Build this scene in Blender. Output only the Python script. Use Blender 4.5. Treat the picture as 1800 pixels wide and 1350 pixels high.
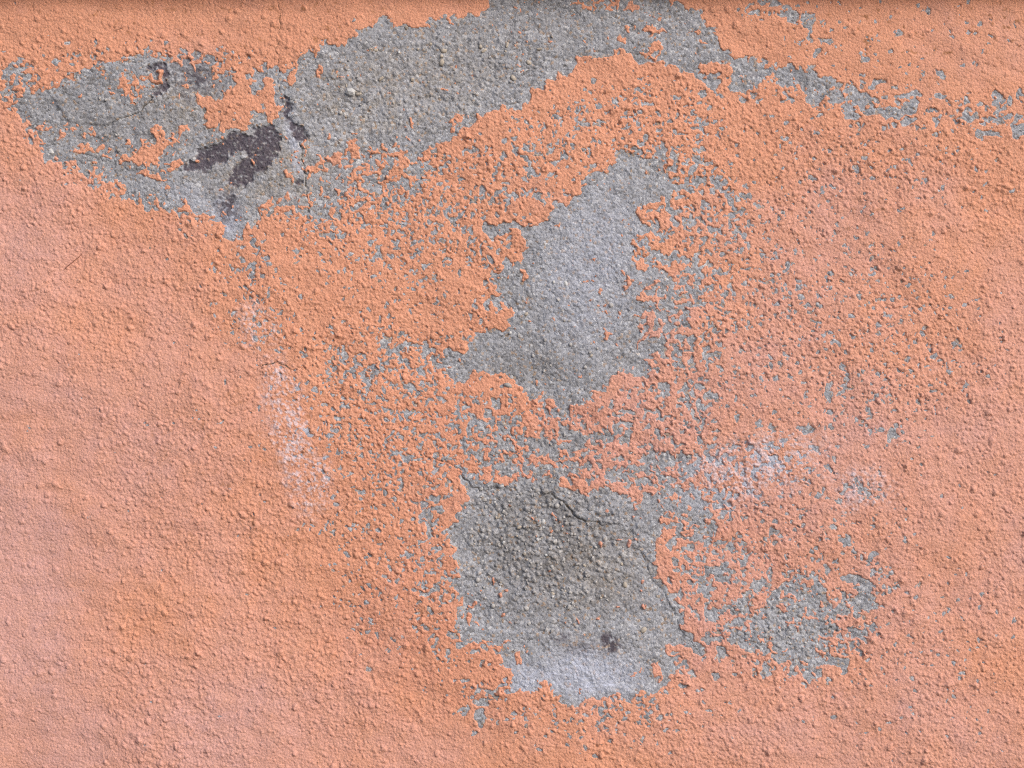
import bpy, math, random
import numpy as np

# ---------------------------------------------------------------- scene, camera, light
for o in list(bpy.data.objects):
    bpy.data.objects.remove(o, do_unlink=True)
scene = bpy.context.scene
COL = scene.collection

PX = 0.0005                 # one photo pixel (1800 wide) = 0.5 mm of wall
ZC = 1.30                   # height of the picture centre above the pavement


def wx(px):
    return (px - 900.0) * PX


def wz(py):
    return ZC - (py - 675.0) * PX


cam_d = bpy.data.cameras.new("camera")
cam = bpy.data.objects.new("camera", cam_d)
COL.objects.link(cam)
cam_d.lens = 50.0
cam_d.sensor_width = 36.0
cam_d.clip_start = 0.01
cam_d.clip_end = 500.0
cam.location = (0.0, -1.25, ZC)
cam.rotation_euler = (math.radians(90), 0, 0)
scene.camera = cam

SUN_DIR = np.array([0.70, -0.72, 0.62])          # from the wall towards the sun: up, right, in front
SUN_DIR = SUN_DIR / np.linalg.norm(SUN_DIR)
world = bpy.data.worlds.new("World")
scene.world = world
world.use_nodes = True
wn = world.node_tree
bgn = wn.nodes["Background"]
sky = wn.nodes.new("ShaderNodeTexSky")
sky.sky_type = 'NISHITA'
sky.sun_disc = False
sky.sun_elevation = math.asin(SUN_DIR[2])
sky.sun_rotation = math.atan2(SUN_DIR[0], SUN_DIR[1])
sky.air_density = 1.0
sky.dust_density = 4.0
sky.ozone_density = 1.0
wn.links.new(sky.outputs[0], bgn.inputs[0])
bgn.inputs[1].default_value = 0.14

sun_d = bpy.data.lights.new("sun", 'SUN')
sun_d.energy = 1.4
sun_d.angle = math.radians(16)
sun_d.color = (1.0, 0.97, 0.93)
sun = bpy.data.objects.new("sun", sun_d)
COL.objects.link(sun)
sun.location = (1.0, -2.0, 4.0)
import mathutils
sun.rotation_euler = mathutils.Vector(SUN_DIR).to_track_quat('Z', 'Y').to_euler()

scene.render.engine = 'CYCLES'
scene.cycles.use_denoising = False          # keep the sandy detail crisp
scene.cycles.max_bounces = 5
scene.cycles.diffuse_bounces = 4
scene.cycles.filter_width = 1.1
scene.view_settings.view_transform = 'Standard'
scene.view_settings.look = 'None'
scene.view_settings.exposure = 0.21
scene.view_settings.gamma = 1.0
scene.view_settings.use_curve_mapping = False

# ---------------------------------------------------------------- numeric helpers
rng = np.random.default_rng(11)
NP = 4096
PERM = rng.permutation(NP).astype(np.int32)
RND = rng.random((8, NP)).astype(np.float32)
GA = RND[0] * 2 * np.pi
GX, GY = np.cos(GA).astype(np.float32), np.sin(GA).astype(np.float32)
F = np.float32


def hsh(ix, iy, seed):
    return PERM[(PERM[(ix + seed * 131) & (NP - 1)] + iy + seed * 57) & (NP - 1)]


def perlin(X, Y, lam, seed):
    x = X * F(1.0 / lam)
    y = Y * F(1.0 / lam)
    fx = np.floor(x)
    fy = np.floor(y)
    ix = fx.astype(np.int32)
    iy = fy.astype(np.int32)
    x = x - fx
    y = y - fy
    u = x * x * x * (x * (x * 6 - 15) + 10)
    v = y * y * y * (y * (y * 6 - 15) + 10)

    def g(dx, dy):
        h = hsh(ix + dx, iy + dy, seed)
        return GX[h] * (x - dx) + GY[h] * (y - dy)
    a = g(0, 0)
    a += u * (g(1, 0) - a)
    b = g(0, 1)
    b += u * (g(1, 1) - b)
    return ((a + v * (b - a)) * F(3.2)).astype(F)      # about unit variance


def grains(X, Y, cell, rmin, rmax, seed, prob, power=1.0):
    """rounded grit: highest of the ellipsoidal caps whose centre is in the 3x3 neighbourhood"""
    x = X * F(1.0 / cell)
    y = Y * F(1.0 / cell)
    ix = np.floor(x).astype(np.int32)
    iy = np.floor(y).astype(np.int32)
    out = np.zeros_like(X)
    for dx in (-1, 0, 1):
        for dy in (-1, 0, 1):
            h = hsh(ix + dx, iy + dy, seed)
            ex = x - (ix + dx + RND[1][h])
            ey = y - (iy + dy + RND[2][h])
            r = F(rmin / cell) + F((rmax - rmin) / cell) * RND[3][h]
            c, s = GX[h], GY[h]
            k = F(0.65) + F(0.7) * RND[4][h]
            a = (ex * c + ey * s) / r
            b = (ey * c - ex * s) / (r * k)
            q = np.maximum(0, 1 - a * a - b * b)
            q = np.sqrt(q) * r * cell * (F(0.55) + F(0.45) * RND[5][h])
            if power != 1.0:
                q = q * power
            np.maximum(out, np.where(RND[6][h] < prob, q, 0), out=out)
    return out


def spots(X, Y, cell, rmin, rmax, seed, prob):
    """signed distance (negative inside) to scattered irregular discs"""
    x = X * F(1.0 / cell)
    y = Y * F(1.0 / cell)
    ix = np.floor(x).astype(np.int32)
    iy = np.floor(y).astype(np.int32)
    out = np.full_like(X, 99)
    for dx in (-1, 0, 1):
        for dy in (-1, 0, 1):
            h = hsh(ix + dx, iy + dy, seed)
            ex = x - (ix + dx + RND[1][h])
            ey = y - (iy + dy + RND[2][h])
            r = F(rmin) + F(rmax - rmin) * RND[3][h] ** 2
            c, s = GX[h], GY[h]
            k = F(0.6) + F(0.6) * RND[4][h]
            a = ex * c + ey * s
            b = (ey * c - ex * s) / k
            q = np.sqrt(a * a + b * b) * F(cell) - r
            np.minimum(out, np.where(RND[6][h] < prob, q, 99), out=out)
    return out


def smooth(a, b, x):
    t = np.clip((x - a) / (b - a), 0, 1)
    return t * t * (3 - 2 * t)


def probit(p):
    """inverse normal CDF, good enough for thresholds"""
    p = min(max(p, 0.0006), 0.9994)
    q = p if p < 0.5 else 1 - p
    t = math.sqrt(-2 * math.log(q))
    z = t - (2.515517 + 0.802853 * t + 0.010328 * t * t) / (1 + 1.432788 * t + 0.189269 * t * t + 0.001308 * t ** 3)
    return -z if p < 0.5 else z


# coarse map in photo pixels on which the extents of every peeled zone are laid out
MX0, MY0, MS = -120.0, -120.0, 4.0
mxs = np.arange(MX0, 1920 + MS, MS, dtype=F)
mys = np.arange(MY0, 1470 + MS, MS, dtype=F)
MXX, MYY = np.meshgrid(mxs, mys)


def poly_sdf(pts):
    P = np.array(pts, dtype=F)
    d2 = np.full(MXX.shape, 1e9, dtype=F)
    inside = np.zeros(MXX.shape, dtype=bool)
    n = len(P)
    for i in range(n):
        ax, ay = P[i]
        bx, by = P[(i + 1) % n]
        ex, ey = bx - ax, by - ay
        t = np.clip(((MXX - ax) * ex + (MYY - ay) * ey) / (ex * ex + ey * ey + 1e-9), 0, 1)
        d2 = np.minimum(d2, (MXX - ax - t * ex) ** 2 + (MYY - ay - t * ey) ** 2)
        if ay != by:
            c = ((ay > MYY) != (by > MYY)) & (MXX < ex * (MYY - ay) / (by - ay) + ax)
            inside ^= c
    d = np.sqrt(d2)
    return np.where(inside, -d, d)


def line_dist(pts):
    P = np.array(pts, dtype=F)
    d2 = np.full(MXX.shape, 1e9, dtype=F)
    for i in range(len(P) - 1):
        ax, ay = P[i]
        bx, by = P[i + 1]
        ex, ey = bx - ax, by - ay
        t = np.clip(((MXX - ax) * ex + (MYY - ay) * ey) / (ex * ex + ey * ey + 1e-9), 0, 1)
        d2 = np.minimum(d2, (MXX - ax - t * ex) ** 2 + (MYY - ay - t * ey) ** 2)
    return np.sqrt(d2)


def wpoly(pts, f):
    s = poly_sdf(pts)
    return smooth(-f, f, -s)


def well(cx, cy, rx, ry, ang=0.0, hard=0.0):
    a = math.radians(ang)
    dx, dy = MXX - cx, MYY - cy
    u = (dx * math.cos(a) + dy * math.sin(a)) / rx
    v = (dy * math.cos(a) - dx * math.sin(a)) / ry
    r = np.sqrt(u * u + v * v)
    return smooth(1.0, hard, r)


def msample(M, X, Y, outside):
    gx = np.clip((X - MX0) / MS, 0, M.shape[1] - 1.001)
    gy = np.clip((Y - MY0) / MS, 0, M.shape[0] - 1.001)
    ix = gx.astype(np.int32)
    iy = gy.astype(np.int32)
    u = (gx - ix).astype(F)
    v = (gy - iy).astype(F)
    r = (M[iy, ix] * (1 - u) + M[iy, ix + 1] * u) * (1 - v) + (M[iy + 1, ix] * (1 - u) + M[iy + 1, ix + 1] * u) * v
    if outside is not None:
        ed = np.minimum(np.minimum(X + 110, 1910 - X), np.minimum(Y + 110, 1460 - Y))
        k = smooth(0, 70, ed)
        r = r * k + outside * (1 - k)
    return r.astype(F)


# ---------------------------------------------------------------- where the paint has come off
T = np.full(MXX.shape, 3.3, dtype=F)      # threshold in sigmas of the flaking noise: 3.3 = intact
T -= 0.95 * well(1000, 640, 900, 640, 0, 0.55)


def put(w, cover):
    global T
    if 0.39 < cover < 0.96 and SOFT:
        w = w ** 0.62
        cover = cover - 0.03
    T = T * (1 - w) + probit(cover) * w


SOFT = True
# scattered loss (soft edged)
put(well(1520, 610, 330, 230, 20, 0.2), 0.985)
put(well(1380, 480, 220, 190, 0, 0.2), 0.98)
put(well(1340, 700, 260, 130, 0, 0.2), 0.97)
put(well(1100, 230, 270, 110, -8, 0.3), 0.955)
put(well(900, 300, 170, 110, 10, 0.3), 0.86)
put(well(700, 360, 250, 120, 5, 0.3), 0.90)
put(well(640, 300, 170, 70, 0, 0.4), 0.62)
put(well(830, 480, 120, 110, 0, 0.3), 0.80)
put(well(700, 470, 220, 120, 0, 0.2), 0.97)
put(well(640, 650, 160, 80, 12, 0.2), 0.84)
put(well(740, 640, 110, 60, 20, 0.3), 0.72)
put(well(700, 760, 200, 150, 20, 0.3), 0.93)
put(well(680, 940, 160, 190, 0, 0.3), 0.975)
put(well(770, 980, 70, 220, 0, 0.3), 0.84)
put(well(800, 1130, 110, 60, 0, 0.2), 0.84)
put(well(860, 1200, 160, 90, 0, 0.2), 0.90)
put(well(1080, 1250, 190, 60, 0, 0.3), 0.93)
put(well(1180, 1170, 60, 70, 0, 0.3), 0.75)
put(well(980, 780, 320, 130, 5, 0.4), 0.80)
put(well(950, 800, 140, 50, 5, 0.4), 0.64)
put(well(1190, 560, 130, 250, 0, 0.4), 0.82)
put(well(1150, 480, 90, 120, 0, 0.4), 0.64)
put(well(1165, 600, 80, 90, 0, 0.4), 0.63)
put(well(1180, 310, 130, 70, 0, 0.4), 0.56)
put(well(1240, 400, 120, 110, 0, 0.3), 0.82)
put(well(1210, 760, 150, 130, 0, 0.3), 0.80)
put(well(1330, 830, 170, 80, -10, 0.3), 0.86)
put(well(1190, 900, 110, 90, 0, 0.4), 0.42)
put(well(1260, 1030, 130, 120, 0, 0.3), 0.76)
put(well(1400, 1090, 250, 160, 0, 0.25), 0.88)
put(well(1400, 1095, 150, 100, 0, 0.5), 0.60)
put(well(1395, 1115, 100, 72, 0, 0.5), 0.30)
put(well(1500, 1040, 90, 70, 0, 0.3), 0.74)
put(well(430, 470, 70, 160, -20, 0.2), 0.92)
put(well(500, 600, 120, 90, 20, 0.2), 0.97)
put(well(530, 340, 110, 70, 0, 0.3), 0.52)
put(well(250, 300, 270, 85, 22, 0.35), 0.50)
put(well(310, 115, 230, 45, 3, 0.3), 0.74)
put(well(30, 150, 55, 75, 0, 0.3), 0.66)
put(well(560, 130, 70, 60, 0, 0.4), 0.40)
put(well(470, 150, 60, 60, 0, 0.4), 0.62)
put(well(1390, 150, 220, 52, 9, 0.4), 0.82)
put(well(1560, 190, 190, 45, 9, 0.3), 0.82)
put(well(1720, 205, 140, 50, 8, 0.3), 0.93)
put(well(1415, 42, 45, 45, 20, 0.3), 0.62)
put(well(1372, 3, 22, 14, 0, 0.4), 0.2)
put(well(1350, 15, 90, 40, 0, 0.3), 0.86)
put(well(1750, 180, 40, 30, 0, 0.3), 0.6)
put(well(845, 1258, 17, 16, 20, 0.5), 0.05)
put(well(810, 1254, 10, 10, 0, 0.5), 0.1)
put(well(1651, 127, 10, 10, 0, 0.5), 0.05)
put(well(1520, 860, 55, 22, 10, 0.4), 0.62)
put(well(1568, 768, 11, 16, 20, 0.5), 0.15)
put(well(1420, 755, 18, 12, 0, 0.5), 0.1)
put(well(1460, 690, 11, 22, 20, 0.5), 0.2)
put(well(1486, 690, 7, 24, -15, 0.5), 0.25)
put(well(1482, 948, 9, 14, 0, 0.5), 0.1)
put(well(1358, 938, 10, 10, 0, 0.5), 0.1)
put(well(678, 610, 9, 26, 5, 0.5), 0.2)

SOFT = False
# bare zones (polygons traced in photo pixels)
POLY_A = [(28, 172), (62, 157), (78, 163), (87, 143), (110, 147), (140, 132), (150, 118), (173, 127), (187, 133), (203, 123),
          (213, 110), (233, 103), (253, 110), (280, 107), (300, 105), (320, 113), (330, 110), (347, 123), (366, 114),
          (377, 123), (375, 137), (408, 140), (412, 153), (402, 168), (440, 166), (462, 128), (478, 130), (484, 112), (496, 112), (500, 140),
          (520, 135), (540, 150), (600, 82), (640, 200), (620, 270), (560, 300), (545, 330), (533, 346), (500, 350), (480, 352),
          (455, 362), (452, 380), (430, 400), (418, 424), (398, 420), (390, 402), (380, 388),
          (363, 366), (340, 362), (318, 356), (304, 366), (290, 360), (270, 345), (250, 335), (215, 318), (200, 300), (160, 290), (146, 310),
          (134, 308), (127, 280), (87, 283), (70, 262), (62, 233), (60, 213), (32, 210), (26, 186)]
put(wpoly(POLY_A, 9), 0.035)
put(well(190, 260, 150, 45, 18, 0.3), 0.18)
put(well(290, 265, 100, 50, 15, 0.3), 0.22)
put(well(560, 290, 80, 60, 0, 0.3), 0.25)
put(well(540, 130, 60, 40, 0, 0.3), 0.35)
POLY_B = [(530, 104), (545, 90), (563, 103), (573, 82), (600, 82), (620, 70), (627, 60), (613, 50), (643, 54), (653, 43),
          (687, 37), (704, 50), (720, 40), (727, 52), (752, 54), (748, 37), (773, 30), (787, 37), (817, 30), (830, 20), (847, 27),
          (863, 12), (858, -30), (1000, -60), (1180, -60), (1175, 10), (1205, 13), (1240, 20), (1240, 43), (1260, 50), (1270, 67), (1272, 87), (1283, 100),
          (1287, 117), (1267, 110), (1233, 113), (1230, 130), (1193, 130), (1180, 113), (1150, 107), (1117, 112), (1100, 87), (1067, 97), (1033, 103),
          (1010, 103), (1000, 130), (983, 133), (980, 145), (957, 143), (953, 163), (933, 163), (923, 187), (893, 187), (873, 200),
          (843, 207), (825, 222), (813, 235), (787, 247), (760, 252), (740, 272), (700, 255), (667, 252), (633, 262), (600, 275), (570, 270), (540, 200)]
put(wpoly(POLY_B, 7), 0.012)
put(well(1070, 8, 95, 22, 4, 0.4), 0.5)
put(well(1140, 55, 60, 30, 20, 0.3), 0.16)
put(well(1130, 90, 30, 14, 20, 0.3), 0.4)
put(well(655, 262, 90, 26, 0, 0.3), 0.4)
put(well(720, 245, 70, 14, 8, 0.3), 0.2)
for (x, y, rx, ry, a) in ((1247, 137, 17, 15, 0), (1318, 128, 34, 26, 10), (1300, 150, 16, 10, 0), (1388, 138, 24, 28, 0),
                          (1424, 150, 18, 36, -10), (1458, 148, 16, 16, 0), (1470, 175, 20, 12, 20), (1500, 168, 14, 14, 0), (1524, 173, 15, 12, 0),
                          (1493, 200, 11, 10, 0), (1545, 196, 15, 9, -10), (1587, 193, 26, 9, -8), (1590, 213, 16, 6, 0),
                          (1600, 167, 26, 6, 5), (1655, 168, 12, 7, 0), (1696, 182, 9, 8, 0), (1705, 207, 12, 8, 0), (1745, 209, 24, 6, 0),
                          (1735, 240, 22, 5, 10), (1787, 231, 16, 6, 0), (1792, 168, 9, 12, 0), (1541, 148, 18, 5, -10), (1450, 75, 12, 8, 0),
                          (1392, 30, 8, 14, 0), (1418, 38, 12, 14, 30), (1440, 95, 7, 8, 0), (1515, 104, 6, 7, 0), (1570, 153, 10, 6, 0)):
    put(well(x, y, rx * 1.25, ry * 1.25, a, 0.55), 0.06)
POLY_C = [(1027, 320), (1050, 307), (1073, 297), (1080, 287), (1093, 267), (1120, 270), (1147, 283), (1167, 312), (1190, 328),
          (1147, 350), (1120, 363), (1113, 380), (1133, 407), (1116, 418), (1103, 443), (1106, 465), (1140, 477), (1147, 500), (1123, 520),
          (1133, 540), (1120, 567), (1127, 590), (1120, 610), (1127, 637), (1100, 657), (1077, 657), (1067, 677), (1033, 692), (1017, 707),
          (987, 717), (977, 702), (950, 697), (920, 693), (907, 677), (893, 655), (853, 652), (832, 650), (826, 668), (800, 664), (788, 636), (786, 614),
          (806, 622), (813, 630), (820, 610), (830, 597), (840, 585), (877, 578), (895, 573), (895, 557), (910, 553), (900, 543), (883, 530),
          (877, 507), (890, 477), (913, 450), (925, 425), (920, 412), (850, 410), (850, 402), (940, 398), (963, 390), (983, 360), (1013, 343)]
put(wpoly(POLY_C, 7), 0.012)
for (x, y, rx, ry, a) in ((1218, 462, 24, 16, 20), (1212, 515, 18, 15, 0), (1237, 528, 14, 7, 0), (1205, 555, 14, 22, 0), (1150, 455, 24, 20, 0),
                          (1175, 500, 26, 20, 30), (1150, 610, 30, 26, 0), (1168, 545, 18, 22, 0), (1180, 575, 20, 16, 0), (1150, 395, 18, 12, 0),
                          (1215, 325, 26, 10, 0), (1235, 360, 14, 10, 0), (1128, 655, 26, 18, 0), (1165, 690, 18, 24, 0),
                          (722, 690, 14, 8, 0), (735, 650, 10, 22, -20), (655, 640, 18, 10, 0), (640, 680, 12, 12, 0),
                          (905, 705, 18, 8, 0), (860, 530, 20, 10, 0), (1050, 775, 40, 16, 0), (950, 785, 44, 22, 0), (880, 765, 20, 12, 0),
                          (890, 815, 36, 16, 10), (1000, 770, 24, 14, 0), (1080, 840, 30, 22, 0), (1130, 830, 20, 20, 0), (965, 830, 32, 14, 0), (1105, 760, 16, 26, 10),
                          (840, 800, 16, 9, 20), (770, 880, 30, 16, 20), (750, 905, 20, 10, 0)):
    put(well(x, y, rx * 1.0, ry * 1.0, a, 0.4), 0.18)
POLY_D = [(813, 838), (830, 847), (867, 853), (900, 847), (933, 843), (953, 843), (983, 853), (1017, 870), (1030, 880), (1067, 863),
          (1083, 877), (1107, 883), (1133, 878), (1160, 895), (1145, 930), (1150, 955), (1145, 975), (1143, 993), (1152, 1018), (1167, 1030), (1187, 1047), (1190, 1063),
          (1194, 1087), (1200, 1108), (1222, 1120), (1245, 1163), (1235, 1168), (1217, 1145), (1200, 1137), (1180, 1130), (1160, 1133), (1163, 1153), (1180, 1173),
          (1178, 1200), (1167, 1197), (1147, 1217), (1127, 1213), (1107, 1220), (1080, 1220), (1060, 1233), (1033, 1227), (1013, 1240), (987, 1237),
          (970, 1223), (970, 1203), (957, 1190), (950, 1207), (933, 1213), (897, 1210), (903, 1187), (877, 1163), (887, 1147),
          (882, 1138), (870, 1128), (850, 1123), (827, 1110), (820, 1087), (817, 1060), (807, 1030), (800, 993), (800, 960), (793, 937), (802, 915), (823, 880)]
put(wpoly(POLY_D, 6), 0.008)
put(well(1190, 885, 60, 40, 0, 0.3), 0.30)
put(well(1222, 930, 30, 40, 20, 0.3), 0.25)
put(well(1175, 935, 22, 50, 0, 0.3), 0.45)
put(well(1120, 945, 26, 8, 20, 0.3), 0.4)
put(well(825, 1090, 30, 50, -20, 0.3), 0.25)
for (x, y, rx, ry, a) in ((1335, 1030, 12, 13, 0), (1310, 1060, 14, 18, 0), (1250, 1080, 22, 13, 0), (1245, 1035, 14, 18, 0), (1255, 1000, 16, 12, 0),
                          (1350, 1085, 20, 26, 0), (1395, 1080, 24, 16, 0), (1430, 1065, 22, 12, 0), (1460, 1068, 16, 10, 0), (1440, 1100, 28, 16, 0), (1385, 1115, 18, 18, 0),
                          (1415, 1140, 30, 26, 0), (1375, 1160, 18, 16, 0), (1430, 1185, 22, 12, 0), (1475, 1165, 20, 14, 10), (1310, 1130, 24, 20, 30),
                          (1265, 1150, 12, 14, 0), (1345, 1178, 10, 14, 0), (1250, 1120, 16, 7, -30), (1500, 1115, 14, 14, 0), (1515, 1060, 20, 14, 0),
                          (1500, 1017, 24, 7, 5), (1440, 1042, 14, 12, 0), (1485, 1078, 10, 12, 0), (1255, 1188, 8, 9, 0), (1537, 980, 10, 12, 0)):
    put(well(x, y, rx * 1.2, ry * 1.2, a, 0.45), 0.10)
# orange islands left standing inside the bare zones
POLY_K = [(410, 143), (430, 143), (433, 160), (443, 167), (457, 163), (460, 138), (480, 140), (483, 167), (490, 187), (484, 216), (474, 207),
          (463, 193), (447, 197), (440, 213), (443, 233), (430, 227), (400, 222), (393, 241), (385, 241), (385, 224), (360, 223), (367, 210), (360, 197),
          (350, 187), (347, 167), (353, 163), (367, 173), (383, 180), (390, 173), (397, 160), (410, 157)]
put(wpoly(POLY_K, 5), 0.985)
POLY_J = [(204, 134), (222, 120), (246, 133), (267, 121), (283, 122), (291, 143), (271, 160), (262, 174), (240, 174), (227, 190), (212, 198),
          (220, 170), (208, 152)]
put(wpoly(POLY_J, 5), 0.90)
put(well(226, 135, 15, 9, 0, 0.5), 0.08)
for (x, y, rx, ry, a) in ((255, 270, 26, 20, 0), (300, 245, 16, 12, 0), (308, 292, 22, 9, -30), (272, 232, 12, 10, 0), (328, 220, 16, 14, 0), (322, 153, 11, 6, 0),
                          (108, 235, 9, 8, 0), (75, 222, 16, 7, 10), (265, 310, 26, 8, 15), (293, 328, 8, 6, 0), (508, 308, 8, 9, 0), (505, 237, 6, 6, 0),
                          (580, 240, 5, 10, 0), (517, 203, 5, 9, 0), (480, 255, 6, 5, 0), (557, 297, 16, 9, 0), (590, 280, 18, 10, 0), (150, 107, 5, 5, 0),
                          (142, 170, 5, 5, 0), (563, 130, 10, 12, 0), (520, 140, 12, 12, 0), (573, 155, 6, 8, 0),
                          (1102, 47, 9, 8, 0), (1138, 50, 9, 8, 0), (1095, 70, 10, 6, 0), (1070, 68, 5, 6, 0), (1150, 83, 14, 9, 30), (1155, 25, 8, 8, 0), (1228, 70, 6, 4, 0), (1250, 78, 7, 4, 0),
                          (918, 485, 9, 14, 0), (922, 478, 8, 8, 0), (1098, 492, 7, 20, 5), (1060, 515, 7, 8, 0), (1070, 588, 14, 8, 20), (1085, 553, 8, 5, 0),
                          (1125, 465, 12, 14, 0), (1140, 515, 18, 12, 0), (1180, 585, 6, 8, 0), (875, 555, 10, 6, 0), (970, 560, 5, 4, 0),
                          (803, 208, 14, 12, 0), (805, 225, 8, 12, 0), (840, 205, 10, 12, 20),
                          (883, 1140, 7, 16, 0), (905, 1155, 8, 12, 20), (1160, 1180, 6, 12, 0), (1112, 1187, 8, 7, 0), (1127, 1172, 3, 18, 5), (1150, 1175, 6, 14, 0),
                          (837, 1065, 7, 7, 0), (842, 1102, 10, 6, 20), (878, 1046, 5, 3, 0), (1115, 905, 6, 5, 0), (1068, 899, 8, 6, 30), (1073, 945, 6, 4, 0), (1088, 947, 6, 4, 0),
                          (1105, 955, 7, 10, 0), (1130, 1025, 5, 5, 0), (1130, 1067, 5, 5, 0), (1022, 1213, 6, 4, 0)):
    put(well(x, y, rx * 1.3, ry * 1.3, a, 0.4), 0.90)

put(well(420, 275, 95, 45, -25, 0.6), 0.002)
put(well(516, 215, 20, 46, -18, 0.6), 0.002)
put(well(290, 140, 10, 30, 5, 0.5), 0.002)
put(wpoly(POLY_K, 4), 0.985)
# ---------------------------------------------------------------- tints and wear, each with a shape of its own
fade = np.zeros(MXX.shape, dtype=F)            # sun-bleached, pinker paint
fade = np.maximum(fade, 1.00 * well(-80, 950, 420, 700, -14, 0.15))
fade = np.maximum(fade, 0.70 * well(-40, 420, 300, 300, 0, 0.1))
fade = np.maximum(fade, 0.80 * well(250, 1350, 800, 420, 0, 0.1))
fade = np.maximum(fade, 0.55 * well(150, 800, 520, 500, 0, 0.2))
fade = np.maximum(fade, 0.62 * well(1850, 850, 420, 560, 0, 0.1))
fade = np.maximum(fade, 0.50 * well(1550, 1330, 600, 330, 0, 0.1))
fade = np.maximum(fade, 0.40 * well(1500, 760, 420, 260, 0, 0.1))
fade = np.maximum(fade, 0.38 * well(1500, 330, 380, 200, 0, 0.1))
fade = np.maximum(fade, 0.58 * well(1350, 850, 700, 620, 0, 0.3))
vivid = np.maximum(well(760, 560, 320, 420, 0, 0.1), 0.9 * well(1000, 200, 900, 170, 4, 0.2))
vivid = np.maximum(vivid, 0.8 * well(520, 470, 160, 260, 0, 0.2))
redder = np.maximum(well(900, 800, 420, 230, 0, 0.1), 0.9 * well(780, 1080, 300, 260, 0, 0.1))
redder = np.maximum(redder, 0.7 * well(1200, 1020, 300, 260, 0, 0.1))
bloomp = np.maximum(well(512, 765, 52, 190, -14, 0.05), 0.8 * well(548, 845, 50, 80, -20, 0.1))
bloomp = np.maximum(bloomp, 0.62 * well(450, 575, 42, 70, -25, 0.1))
bloomp = np.maximum(bloomp, 0.80 * well(1330, 820, 180, 80, -16, 0.1))
bloomp = np.maximum(bloomp, 0.55 * well(1510, 860, 90, 60, 0, 0.1))
dirtm = np.maximum(0.9 * well(1700, 60, 480, 170, 3, 0.2), 0.7 * well(500, 30, 700, 110, 0, 0.2))
dirtm = np.maximum(dirtm, 0.45 * well(1500, 330, 420, 220, 0, 0.2))
dirtm = np.maximum(dirtm, 0.50 * well(520, 850, 420, 420, 0, 0.2))
damp = np.maximum(1.0 * well(960, 950, 190, 150, 10, 0.3), 0.75 * well(1000, 1040, 200, 90, 0, 0.2))
damp = np.maximum(damp, 0.55 * well(930, 640, 150, 60, 0, 0.2))
damp = np.maximum(damp, 0.50 * well(180, 230, 260, 120, 15, 0.2))
damp = np.maximum(damp, 0.45 * well(950, 790, 240, 60, 0, 0.2))
damp = np.maximum(damp, 0.30 * well(900, 70, 420, 110, -8, 0.2))
bloomc = np.maximum(1.0 * well(1030, 1185, 140, 62, 4, 0.15), 0.8 * well(920, 1190, 60, 50, 0, 0.2))
bloomc = np.maximum(bloomc, 0.9 * well(400, 385, 45, 55, 0, 0.2))
bloomc = np.maximum(bloomc, 0.45 * well(1040, 470, 130, 210, 10, 0.2))
bloomc = np.maximum(bloomc, 0.8 * well(518, 255, 14, 75, -8, 0.2))
bloomc = np.maximum(bloomc, 0.85 * well(1330, 830, 190, 80, -12, 0.2))
bloomc = np.maximum(bloomc, 0.8 * well(520, 770, 80, 190, -14, 0.2))
bloomc = np.maximum(bloomc, 0.30 * well(330, 345, 90, 30, 25, 0.2))
tanm = np.maximum(0.8 * well(480, 300, 170, 120, 0, 0.2), 0.7 * well(350, 190, 140, 80, 0, 0.2))
tanm = np.maximum(tanm, 0.7 * well(640, 170, 170, 120, 0, 0.2))
tanm = np.maximum(tanm, 0.6 * well(1060, 1000, 160, 90, 0, 0.2))
tanm = np.maximum(tanm, 0.5 * well(760, 150, 200, 120, -10, 0.2))

PURPLE = [
    [(467, 222), (482, 222), (490, 235), (494, 250), (492, 265), (485, 280), (470, 295), (450, 303), (440, 322), (425, 327), (403, 326), (402, 312), (412, 295),
     (425, 285), (432, 270), (430, 262), (412, 268), (402, 280), (390, 285), (375, 288), (366, 298), (345, 303), (322, 300), (322, 290), (345, 282), (348, 264),
     (360, 264), (370, 255), (385, 255), (400, 240), (415, 232), (430, 238), (445, 240), (450, 226)],
    [(496, 173), (508, 177), (513, 190), (508, 203), (515, 217), (530, 219), (538, 228), (541, 245), (530, 250), (518, 242), (510, 225), (503, 210), (497, 195)],
    [(268, 172), (268, 162), (282, 150), (288, 142), (287, 126), (276, 119), (258, 124), (262, 117), (284, 113), (297, 124), (294, 150), (282, 164)],
    [(519, 316), (530, 315), (531, 323), (522, 324)],
]
pur = np.zeros(MXX.shape, dtype=F)
sdf_pur = np.full(MXX.shape, 99.0, dtype=F)
for pl in PURPLE:
    sdf_pur = np.minimum(sdf_pur, poly_sdf(pl))
stain = np.maximum(0.85 * well(400, 370, 34, 48, 10, 0.1), 0.9 * well(345, 138, 68, 52, 20, 0.1))
stain = np.maximum(stain, 0.55 * well(330, 165, 30, 26, 0, 0.1))
stain = np.maximum(stain, 0.45 * well(1020, 1135, 60, 30, 10, 0.1))
stain = np.maximum(stain, 1.0 * well(1072, 1129, 28, 22, 40, 0.3))
stain = np.maximum(stain, 0.8 * well(985, 1119, 22, 9, -10, 0.2))
stain = np.maximum(stain, 0.55 * well(1333, 132, 18, 16, 0, 0.1))
stain = np.maximum(stain, 0.6 * well(1230, 102, 12, 12, 0, 0.1))
stain = np.maximum(stain, 0.6 * well(1250, 130, 14, 14, 0, 0.1))
stain = np.maximum(stain, 0.5 * well(365, 330, 14, 12, 0, 0.1))

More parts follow.
